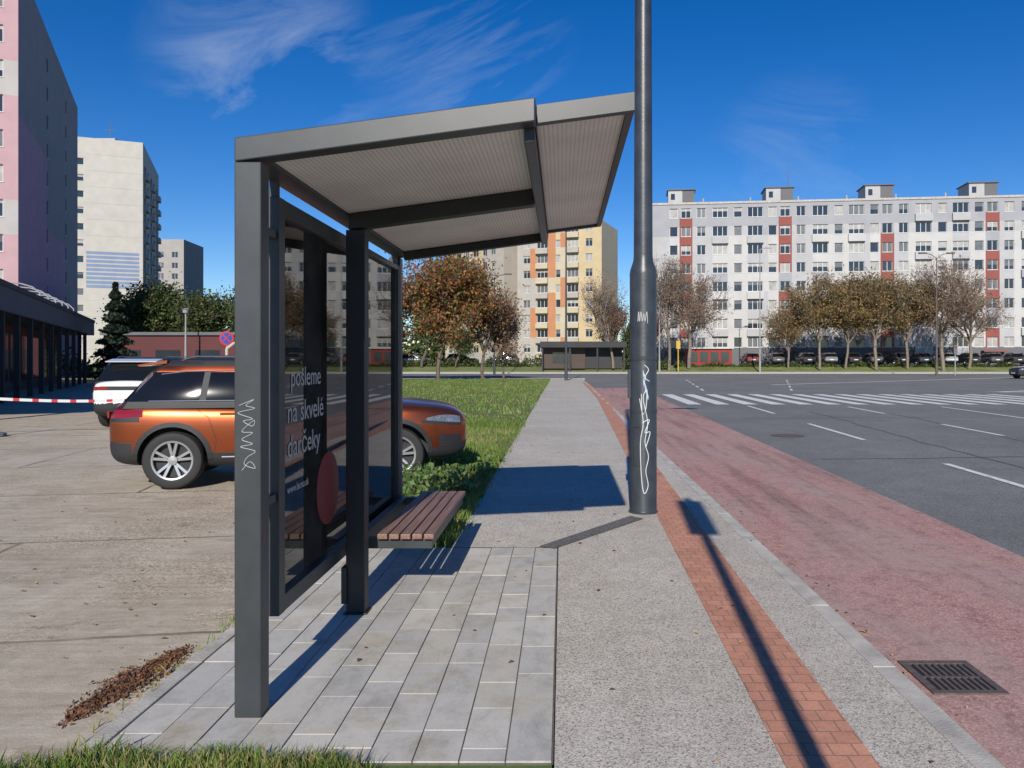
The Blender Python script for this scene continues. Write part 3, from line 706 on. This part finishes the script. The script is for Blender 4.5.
# ---------------------------------------------------------------- buildings
m_bglass=M('window_glass',(.035,.042,.05),.08,.2,.5,spec=.8); m_curt=M('window_curtain',(.36,.355,.34),.6,.2,1.5); m_blind=M('window_dim',(.13,.14,.15),.3,.2,1)
m_frame=M('window_frame',(.62,.62,.61),.5,.03)
def facade(mb,o,d,length,zb,ztop,cols,rows,cf,out=None,fr=4,gl=(1,1,1,2,3),depth=.18):
    d=Vector((d[0],d[1],0)).normalized(); nrm=Vector((d.y,-d.x,0)); o=Vector((o[0],o[1],0))
    if out and nrm.dot(Vector((out[0],out[1],0)))<0: nrm=-nrm
    P=lambda u,z,f=0:o+d*u+nrm*f+Vector((0,0,z))
    ub=sorted({0,length,*[c for w in cols for c in w if 0<c<length]}); zb_=sorted({zb,ztop,*[c for w in rows for c in w]})
    cs=[c for c in cols if c[0]>=0 and c[1]<=length]
    for i in range(len(ub)-1):
        for j in range(len(zb_)-1):
            u0,u1,z0,z1=ub[i],ub[i+1],zb_[j],zb_[j+1]
            uc,zc=(u0+u1)/2,(z0+z1)/2
            wc=next((c for c in cs if c[0]<=uc<=c[1]),None); wr=next((r for r in rows if r[0]<=zc<=r[1]),None)
            mi=cf(uc,zc)
            if wc and wr:
                q=depth
                for a,b in (((u0,z0),(u1,z0)),((u1,z0),(u1,z1)),((u1,z1),(u0,z1)),((u0,z1),(u0,z0))):
                    mb.quad(P(*a),P(*b),P(*b,-q),P(*a,-q),mi)
                g=random.choice(gl); mb.quad(P(u0,z0,-q),P(u1,z0,-q),P(u1,z1,-q),P(u0,z1,-q),g)
                f=-q+.03; w=.06
                for a in ((u0,u1,z0,z0+w),(u0,u1,z1-w,z1),(u0,u0+w,z0+w,z1-w),(u1-w,u1,z0+w,z1-w)):
                    mb.quad(P(a[0],a[2],f),P(a[1],a[2],f),P(a[1],a[3],f),P(a[0],a[3],f),fr)
                k=max(1,round((u1-u0)/.8))
                for t in range(1,k):
                    um=u0+(u1-u0)*t/k; mb.quad(P(um-.04,z0+w,f),P(um+.04,z0+w,f),P(um+.04,z1-w,f),P(um-.04,z1-w,f),fr)
                if g==1 and random.random()<.5:
                    zc2=z1-w-(z1-z0)*random.uniform(.15,.6); mb.quad(P(u0+w,zc2,-q+.012),P(u1-w,zc2,-q+.012),P(u1-w,z1-w,-q+.012),P(u0+w,z1-w,-q+.012),random.choice((2,3)))
                mb.quad(P(u0-.05,z0-.06,.05),P(u1+.05,z0-.06,.05),P(u1+.05,z0,.05),P(u0-.05,z0,.05),fr)
            else: mb.quad(P(u0,z0),P(u1,z0),P(u1,z1),P(u0,z1),mi)
def bodybox(mb,o,d,L,depth,zb,ztop,mi,out,inset=0):
    d=Vector((d[0],d[1],0)).normalized(); n=Vector((d.y,-d.x,0)); 
    if n.dot(Vector((out[0],out[1],0)))<0: n=-n
    o=Vector((o[0],o[1],0)); a=o-n*.3+d*inset; b=o-n*.0+d*L; c=b-n*depth; e=o+d*inset-n*depth
    Z=Vector((0,0,1)); F=lambda p,q:mb.quad(p+Z*zb,q+Z*zb,q+Z*ztop,p+Z*ztop,mi)
    F(b,c);F(c,e)
    F(e,a)
    if not inset: F(o,a)
    mb.quad(o+Z*ztop,o+d*L+Z*ztop,c+Z*ztop,o-n*depth+Z*ztop,mi)
def wallm(n,c): return M(n,c,.85,.07,.6)
w_lg=wallm('panel_light_grey',(.43,.425,.43)); w_wh=wallm('panel_white',(.51,.50,.485)); w_mg=wallm('panel_mid_grey',(.34,.34,.365)); w_rd=wallm('panel_red',(.27,.08,.065)); w_dk=wallm('panel_dark',(.14,.14,.15)); w_dk2=wallm('dark_roofing',(.045,.045,.048))
mb=MB(); BO=(13.2,115);BD=Vector((52.4,-6)).normalized()
mods=[5.3+14.4*k for k in range(-1,6)]; cols=[]
for m0 in mods:
    for a,b in ((-.72,.72),(1.6,2.9),(3.9,6.1),(7.0,8.2),(9.0,11.2),(12.0,13.2)):
        c=(m0+a,m0+b)
        if c[0]>.3 and c[1]<81.5: cols.append(c)
brk=[]
for m0 in mods:
    for a in (-.95,.95): 
        if 0<m0+a<82: brk.append((m0+a,m0+a))
zr=[(4.2+2.75*k-.72,4.2+2.75*k+.72) for k in range(8)]
def cf(u,z):
    t=(u-5.3)%14.4; mo=int((u-5.3+1)//14.4)
    if z<2.9: return 9
    k=int((z-2.9)/2.75)
    if t<1.0 or t>13.4:
        if k>=7: return 7
        return 8 if (k+mo)%4 or k in(0,4) else 7
    if z>22.0: return 7
    if 3.5<t<6.5: return 6 if (k%3) else 7
    if 8.7<t<11.6: return 7 if k>5 else 5 if k%3 else 6
    if 1.0<t<3.4: return 5
    return 6 if k<6 else 5
facade(mb,BO,BD,82,0,24.75,sorted(cols)+brk,zr,cf,(0,-1),gl=(1,1,1,2,3,1))
bodybox(mb,BO,BD,82,12,0,24.75,7,(0,-1))
BDv=Vector((BD.x,BD.y,0)); BN=Vector((BD.y,-BD.x,0))
def onb(u,f,z): p=Vector((BO[0],BO[1],0))+BDv*u+BN*f; return (p.x,p.y,z)
def bbox(u0,u1,f0,f1,z0,z1,mi): mb.hexa([onb(u0,f0,z0),onb(u1,f0,z0),onb(u1,f1,z0),onb(u0,f1,z0),onb(u0,f0,z1),onb(u1,f0,z1),onb(u1,f1,z1),onb(u0,f1,z1)],mi)
bbox(-.1,82.1,.12,-.2,24.75,25.05,10)
for k,u in enumerate((4.6,19.0,33.2,47.6,62)):
    bbox(u-1.9,u+.2,-1,-5,25.05,27.1,5); bbox(u+.2,u+2.0,-1.01,-5,25.05,27.1,9); bbox(u-2.1,u+2.2,-.8,-5.2,27.1,27.25,9)
    bbox(u-1.5,u-.9,-.985,-1,25.7,26.6,1)
for u in [5.3+14.4*k for k in range(5)]: bbox(u-1.6,u+1.6,1.2,.01,2.75,2.95,8)
for m0 in mods:
    for a,b in((3.8,6.2),(8.9,11.3)):
        for k in range(8):
            if m0+a>.3 and m0+b<81.5 and (k+int(m0*7))%5 in (0,3): bbox(m0+a,m0+b,.35,.005,2.35+2.75*k,3.42+2.75*k,(6,5,7,6,5)[(k+int(m0))%5])
for u in (20.6,55): mb.tube(onb(u,-3,25),onb(u,-3,31),.05,.03,6,9); mb.tube(onb(u-.6,-3,30),onb(u+.6,-3,30),.03,.03,4,9)
for u in range(8,80,7): mb.tube(onb(u,-2.5,25),onb(u,-2.5,26.1),.15,.15,8,7)
mb.obj('apartment_block',[w_lg,m_bglass,m_curt,m_blind,m_frame,w_lg,w_wh,w_mg,w_rd,w_dk,m_kerb])

y_cr=wallm('panel_cream',(.52,.45,.33)); y_ye=wallm('panel_yellow',(.54,.43,.26)); y_or=wallm('panel_orange',(.48,.22,.11)); y_gr=wallm('panel_beige_grey',(.42,.385,.34))
mats_y=[y_cr,m_bglass,m_curt,m_blind,m_frame,y_cr,y_ye,y_or,y_gr,w_dk]
mb=MB()
zr=[(3.7+2.7*k-.7,3.7+2.7*k+.7) for k in range(9)]
cols=[(1.2,2.5),(3.8,5.9),(7.4,8.3),(9.6,11.7),(13.0,14.3)]
def cfy(u,z):
    if z<2.5: return 8
    k=int((z-2.4)/2.7)
    if 6.2<u<7.4: return 7 if k%4 else 5
    if 2.5<u<3.8: return 7 if k in(1,2,5,6) else 8
    if u<2.5: return 8
    if u>8.3 and u<9.6: return 7 if k in(0,3,4,7) else 5
    if u>12: return 6
    return 6 if k%3==1 else 5
facade(mb,(-8.2,141),(15.6,-5),16,0,26.5,cols,zr,cfy,(0,-1)); bodybox(mb,(-8.2,141),(15.6,-5),16,12,0,26.5,5,(0,-1))
cols=[(1,2.3),(3.4,5.2),(6.4,7.7),(8.8,10.6),(11.8,13.1)]
facade(mb,(-24,158),(13,-12.5),18,0,26.8,cols+[(14.2,15.6)],zr,lambda u,z:8 if z<2.5 else (8 if 12<u else (5 if u<9 else 6)),(-1,-1)); bodybox(mb,(-24,158),(13,-12.5),18,12,0,26.8,8,(-1,-1))
dB=Vector((15.6,-5,0)).normalized(); nB=Vector((-5,-15.6,0)).normalized(); oB=Vector((-8.2,141,0))
for k in range(9):
    for (a,b) in ((3.7,6.0),(9.5,11.8)):
        z0=1.95+2.7*k; p=[oB+dB*a+nB*.01,oB+dB*b+nB*.01,oB+dB*b+nB*.6,oB+dB*a+nB*.6]
        mb.hexa([q+Vector((0,0,z0)) for q in p]+[q+Vector((0,0,z0+.95)) for q in p],(7,5,6,5,7,8)[(k*2+int(a))%6])
mb.box(-3,1,144,147,26.5,28.5,8); mb.box(-16,-12.5,155,158,26.8,28.9,8)
mb.obj('yellow_apartment_block',mats_y)

a_pk=wallm('panel_pink',(.50,.32,.345)); a_gr=wallm('panel_mauve_grey',(.24,.23,.255)); a_mv=wallm('panel_mauve',(.38,.23,.32)); a_lt=wallm('panel_pale',(.46,.43,.42))
mb=MB(); mats_a=[a_pk,m_bglass,m_curt,m_blind,m_frame,a_pk,a_gr,a_mv,a_lt,w_dk]
A0=(-43.9,62); sd=(-.447,.894)
zr=[(5.4+2.8*k-.7,5.4+2.8*k+.7) for k in range(10)]
facade(mb,A0,sd,41,0,34,[(15,15.9),(29,29.9)],zr,lambda u,z:7 if (u<15 and z<22) or (u<29 and z<14) else 6,(1,.5))
facade(mb,A0,(-.894,-.447),14,0,34,[(1.0,1.9),(3.2,4.8),(6,7.6),(9.2,10.8)],zr,lambda u,z:5 if (int(z/2.8)%4) else 8,(.447,-.894)); bodybox(mb,A0,sd,41,14,0,34,6,(1,.5),inset=.4)
mb.obj('pink_apartment_block',mats_a)
mb=MB(); b_w=wallm('tower_white',(.50,.475,.43)); b_b=wallm('tower_blue',(.20,.27,.42)); mats_b=[b_w,m_bglass,m_curt,m_blind,m_frame,b_w,b_b,a_gr,w_lg,w_dk]
B0=(-76.4,140)
zr=[(5+2.9*k-.6,5+2.9*k+.6) for k in range(12)]
facade(mb,B0,(-.925,-.38),14,0,41.2,[(9.3,10.4)],zr,lambda u,z:5,(.38,-.925))
d=Vector((-.925,-.38,0)).normalized(); nn=Vector((.38,-.925,0)).normalized()
for k in range(9):
    z0=14.5+k*.75; o=Vector((B0[0],B0[1],0))+d*.6+nn*.03; mb.quad(o+Vector((0,0,z0)),o+d*8.3+Vector((0,0,z0)),o+d*8.3+Vector((0,0,z0+.5)),o+Vector((0,0,z0+.5)),6)
for k in range(13):
    z0=2+2.9*k+1.5; o=Vector((B0[0],B0[1],0))+nn*.02; mb.quad(o+Vector((0,0,z0)),o+d*9+Vector((0,0,z0)),o+d*9+Vector((0,0,z0+.06)),o+Vector((0,0,z0+.06)),8)
zr2=[(4+2.9*k,5.6+2.9*k) for k in range(12)]
facade(mb,B0,(-.38,.925),27,0,41.2,[(2,5),(7,10),(12,15),(17,20),(22,25)],zr2,lambda u,z:8,(1,.4),depth=.8); bodybox(mb,B0,(-.38,.925),27,14,0,41.2,7,(1,.4),inset=.9)
s2=Vector((-.38,.925,0)).normalized(); n2=Vector((.925,.38,0)).normalized()
for k in range(12):
    for u0 in(2,12,22):
        o=Vector((B0[0],B0[1],0))+s2*u0+n2*.02; z0=3.0+2.9*k
        p=[o,o+s2*3.0,o+s2*3.0+n2*.7,o+n2*.7]; mb.hexa([q+Vector((0,0,z0)) for q in p]+[q+Vector((0,0,z0+1.0)) for q in p],8)
p=Vector((B0[0],B0[1],0))+d*6-nn*6; mb.box(p.x-2,p.x+2,p.y-2,p.y+2,41.2,42.4,8); mb.tube((p.x,p.y,42),(p.x,p.y,46),.08,.04,6,9); mb.tube((p.x-1,p.y,44.5),(p.x+1,p.y,44.5),.05,.05,4,9)
mb.obj('white_tower_block',mats_b)
mb=MB(); mats_c=[w_lg,m_bglass,m_curt,m_blind,m_frame,wallm('c_grey',(.36,.335,.32)),a_gr]
facade(mb,(-98.5,200),(-1,-.1),11,0,33,[(1.5,3),(5,6.5),(8.5,10)],[(3+2.8*k,4.5+2.8*k) for k in range(10)],lambda u,z:5,(0,-1)); bodybox(mb,(-98.5,200),(-1,-.1),11,14,0,33,6,(0,-1))
mb.obj('grey_apartment_block',mats_c)
# low shop arcade left
mb=MB(); dd=Vector((-14.3,29,0)).normalized(); nn=Vector((dd.y,-dd.x,0)); o=Vector((-15.5,17.5,0))-nn*1.7
def Q(u,f,z): p=o+dd*u+nn*f; return (p.x,p.y,z)
def qb(u0,u1,f0,f1,z0,z1,mi): mb.hexa([Q(u0,f0,z0),Q(u1,f0,z0),Q(u1,f1,z0),Q(u0,f1,z0),Q(u0,f0,z1),Q(u1,f0,z1),Q(u1,f1,z1),Q(u0,f1,z1)],mi)
LQ=43
qb(0,LQ,0,-8,0,3.4,0); qb(-.2,LQ+.2,2.0,-8.2,3.4,4.35,1)
qb(-.25,LQ+.25,2.05,2.0,4.3,4.5,3)
for k in range(14):
    qb(.6+k*3,3.0+k*3,.03,.0,.5,2.9,2); qb(.1+k*3,.3+k*3,1.9,1.7,0,3.4,3)
qb(0,LQ,.02,.0,2.95,3.35,4)
for k in range(6):
    u=23+k*2.6
    pts=[Q(u,1.5,4.35),Q(u,1.5,4.9),Q(u,1.2,5.2),Q(u,.7,5.35),Q(u,.0,5.4)]; mb.path([Vector(p) for p in pts],.035,6,5)
mb.obj('shop_arcade',[wallm('arcade_dark',(.06,.05,.05)),wallm('arcade_fascia',(.09,.09,.10)),m_bglass,w_dk2,wallm('arcade_maroon',(.12,.03,.03)),M('rail_grey',(.35,.35,.36),.5)])
mb=MB(); mm=wallm('maroon_render',(.11,.035,.035))
mb.box(-37,-23.5,62,70,0,3.6,0); mb.box(-37.2,-23.3,61.8,70.2,3.6,3.85,1)
for k in range(4): mb.box(-36+k*3.2,-34+k*3.2,61.97,62,.9,2.4,2)
mb.box(-24.7,-23.9,61.96,62,0,2.2,1)
mb.obj('maroon_building',[mm,w_dk,m_bglass])
mb=MB(); mb.box(-2.8,8.2,97.5,103,3.2,3.95,0); 
for x in (-2.5,1.0,4.5,7.9): mb.box(x-.1,x+.1,97.7,97.9,.1,3.2,0)
mb.box(-2.5,3,99.0,102.5,.5,3.2,1); mb.box(3.0,7.8,99.6,102.5,.5,3.2,0); mb.box(-1.2,1.2,98.96,99.0,1.2,2.6,3)
mb.obj('pavilion',[w_dk2,wallm('pav_brown',(.08,.06,.05)),w_dk,m_bglass])
mb=MB(); mb.box(16.8,22.8,103,105,.8,3.1,0); mb.box(16.6,23,102.7,105.2,3.1,3.3,1); 
for k in range(4): mb.box(17.1+k*1.4,18.2+k*1.4,102.97,103,1.3,2.7,2)
mb.obj('market_kiosk',[wallm('kiosk_red',(.30,.035,.03)),w_wh,m_bglass])

# ---------------------------------------------------------------- street furniture (far)
m_galv=M('galvanised',(.30,.31,.32),.5,.1); m_gdark=M('dark_mast',(.05,.055,.06),.5,.1)
def lamp(x,y,z,h,kind,mat,name='street_lamp'):
    mb=MB(); mb.tube((0,0,0),(0,0,1.4),.13,.13,10); mb.tube((0,0,1.4),(0,0,h),.10,.05,10)
    if kind=='double':
        for sg in(-1,1): mb.path([Vector((0,0,h-.1)),Vector((sg*.6,0,h+.35)),Vector((sg*1.3,0,h+.5))],.04,6); mb.box(sg*1.5-.4,sg*1.5+.4,-.15,.15,h+.42,h+.56)
    elif kind=='single': mb.path([Vector((0,0,h-.1)),Vector((.3,0,h+.1)),Vector((.9,0,h+.15))],.04,6); mb.box(.7,1.5,-.13,.13,h+.1,h+.22)
    else: mb.lathe((0,0,h),(0,0,1),[(.05,0),(.2,.08),(.24,.3),(.3,.34),(.05,.45),(0,.45)],12)
    mb.obj(name,[mat],loc=(x,y,z),smooth=40)
lamp(.32,60,0,11.6,'none',m_gdark); lamp(-7.4,84,0,10.5,'double',m_gdark); lamp(40.0,82,RZ,12.6,'double',m_bark); lamp(25.0,97,.1,15.5,'single',m_galv)
lamp(-29.4,60,0,5.2,'post',m_galv); lamp(12.3,97,.1,11,'single',m_galv)
mb=MB(); mb.tube((0,0,0),(0,0,3.4),.07,.07,8,0); mb.box(-.25,.25,-.15,.15,2.9,3.9,1); mb.obj('traffic_signal',[M('yellow_paint',(.6,.38,.04),.5),M('yellow_paint2',(.55,.35,.04),.5)],loc=(14.6,96.5,.1))
mb=MB(); mb.tube((0,0,0),(0,0,3.2),.06,.06,8,0); mb.box(-.2,.2,-.12,.12,2.3,3.3,1); mb.box(-.12,.12,-.13,-.121,2.95,3.2,2); mb.obj('traffic_signal',[m_galv,w_dk,m_lampr],loc=(43,84,RZ))
def roundsign(x,y,zc,r,mats,name='traffic_sign'):
    mb=MB(); mb.tube((0,.03,0),(0,.03,zc+r),.03,.03,8,0)
    mb.tube((0,0,zc),(0,-.012,zc),r,r,28,1); mb.tube((0,-.013,zc),(0,-.02,zc),r*.78,r*.78,28,2)
    for s_ in (1,-1):
        k=-.022 if s_>0 else -.0235
        mb.hexa([(-r*.6*s_,k,zc+r*.5),(-r*.5*s_,k,zc+r*.6),(r*.6*s_,k,zc-r*.5),(r*.5*s_,k,zc-r*.6),(-r*.6*s_,k-.006,zc+r*.5),(-r*.5*s_,k-.006,zc+r*.6),(r*.6*s_,k-.006,zc-r*.5),(r*.5*s_,k-.006,zc-r*.6)],1)
    mb.obj(name,mats,loc=(x,y,0))
m_sr=M('sign_red',(.5,.03,.03),.4); m_sb=M('sign_blue',(.02,.07,.35),.4)
roundsign(-13.1,30,2.45,.28,[m_galv,m_sr,m_sb])
mb=MB(); n=60; a=Vector((-15.0,14.6,.80));b=Vector((-8.85,17.6,.72))
for i in range(n):
    t0,t1=i/n,(i+1)/n; p=a.lerp(b,t0);q=a.lerp(b,t1); p.z-=.07*math.sin(math.pi*((t0*2)%1)); q.z-=.07*math.sin(math.pi*((t1*2)%1))
    mb.quad(p,q,q+Vector((0,0,.06)),p+Vector((0,0,.06)),1 if i%3==0 else 0)
mb.obj('barrier_tape',[m_frame,m_sr])
for i,(x,y) in enumerate(((-15,14.65),(-11.9,16.13),(-8.85,17.65))):
    mb=MB(); mb.tube((0,0,0),(0,0,.95),.03,.03,8); mb.lathe((0,0,0),(0,0,1),[(0,0),(.2,0),(.2,.06),(.04,.1)],12,1); mb.obj('barrier_post',[m_frame,w_dk],loc=(x,y,0))
mb=MB()
for k in range(2):
    y=19+k*.9; mb.path([Vector((-9.3,y,0)),Vector((-9.3,y,1.75)),Vector((-9.1,y,1.9)),Vector((-7.7,y,1.9)),Vector((-7.5,y,1.75)),Vector((-7.5,y,0))],.04,8)
mb.path([Vector((-9.1,19,1.9)),Vector((-9.1,19.9,1.9))],.03,6); mb.path([Vector((-7.7,19,1.9)),Vector((-7.7,19.9,1.9))],.03,6)
mb.obj('cart_shelter_frame',[M('beige_pipe',(.5,.44,.36),.5)],loc=(.35,1.5,.15),smooth=40)

# ---------------------------------------------------------------- light + sky
el=math.radians(29.3); hx,hy=.075,1.0; hl=math.hypot(hx,hy)
sun=bpy.data.lights.new('sun','SUN'); sun.energy=5.0; sun.angle=math.radians(.5); sun.color=(1,.94,.84)
so=bpy.data.objects.new('sun',sun); COL.objects.link(so)
so.rotation_euler=Vector((hx/hl,hy/hl,-math.tan(el))).to_track_quat('-Z','Y').to_euler(); so.location=(-5,-30,20)
w=bpy.data.worlds.new('World'); S.world=w; w.use_nodes=True; nt=w.node_tree; bg=nt.nodes['Background']
sky=N(nt,'ShaderNodeTexSky',sky_type='NISHITA'); sky.sun_disc=False; sky.sun_elevation=el; sky.sun_rotation=math.radians(180)+math.atan2(hx,hy)
sky.air_density=.9; sky.dust_density=0.0; sky.ozone_density=3.2; sky.altitude=400
tc=N(nt,'ShaderNodeTexCoord')
def V3(px,py): return Vector(((px-562)/768,1,(360-py)/768)).normalized()
def cloud(px,py,rad,rot,strength,sclx,scly,thr,seed):
    d=V3(px,py)
    dot=N(nt,'ShaderNodeVectorMath',operation='DOT_PRODUCT'); nt.links.new(tc.outputs['Generated'],dot.inputs[0]); dot.inputs[1].default_value=d
    mr=N(nt,'ShaderNodeMapRange',interpolation_type='SMOOTHSTEP'); nt.links.new(dot.outputs['Value'],mr.inputs[0]); mr.inputs[1].default_value=math.cos(rad); mr.inputs[2].default_value=1
    mp=N(nt,'ShaderNodeMapping'); nt.links.new(tc.outputs['Generated'],mp.inputs[0]); mp.inputs['Rotation'].default_value=(0,rot,0); 
    mp2=N(nt,'ShaderNodeMapping'); nt.links.new(mp.outputs[0],mp2.inputs[0]); mp2.inputs['Scale'].default_value=(sclx,1,scly); mp2.inputs['Location'].default_value=(seed,0,0)
    f=noise(nt,mp2.outputs[0],2.2,8,.62,.9)
    r=N(nt,'ShaderNodeMapRange'); nt.links.new(f,r.inputs[0]); r.inputs[1].default_value=thr; r.inputs[2].default_value=thr+.25
    m=N(nt,'ShaderNodeMath',operation='MULTIPLY'); nt.links.new(mr.outputs[0],m.inputs[0]); nt.links.new(r.outputs[0],m.inputs[1])
    m2=N(nt,'ShaderNodeMath',operation='MULTIPLY',use_clamp=True); nt.links.new(m.outputs[0],m2.inputs[0]); m2.inputs[1].default_value=strength
    return m2.outputs[0]
hs=N(nt,'ShaderNodeHueSaturation'); nt.links.new(sky.outputs[0],hs.inputs['Color']); hs.inputs['Saturation'].default_value=1.38; hs.inputs['Value'].default_value=1.15; hs.inputs['Hue'].default_value=.512
col=hs.outputs[0]
for c in (cloud(270,75,.15,.35,.34,2,6,.50,1.3),cloud(460,35,.15,.45,.24,1.6,8,.48,4.1),cloud(800,170,.13,-.2,.16,2,6,.45,7.7)):
    col=mixc(nt,c,col,(6.2,7.0,8.2))
nt.links.new(col,bg.inputs[0]); bg.inputs[1].default_value=.095
S.view_settings.view_transform='Standard'; S.view_settings.look='None'; S.view_settings.exposure=0

# ---------------------------------------------------------------- camera
cd=bpy.data.cameras.new('camera'); co=bpy.data.objects.new('camera',cd); COL.objects.link(co); S.camera=co
cd.sensor_width=36; cd.lens=27; cd.shift_x=-50/1024; cd.shift_y=-24/1024; cd.clip_end=6000; cd.clip_start=.05
co.location=(0,0,1.6); co.rotation_euler=(math.pi/2,0,0)
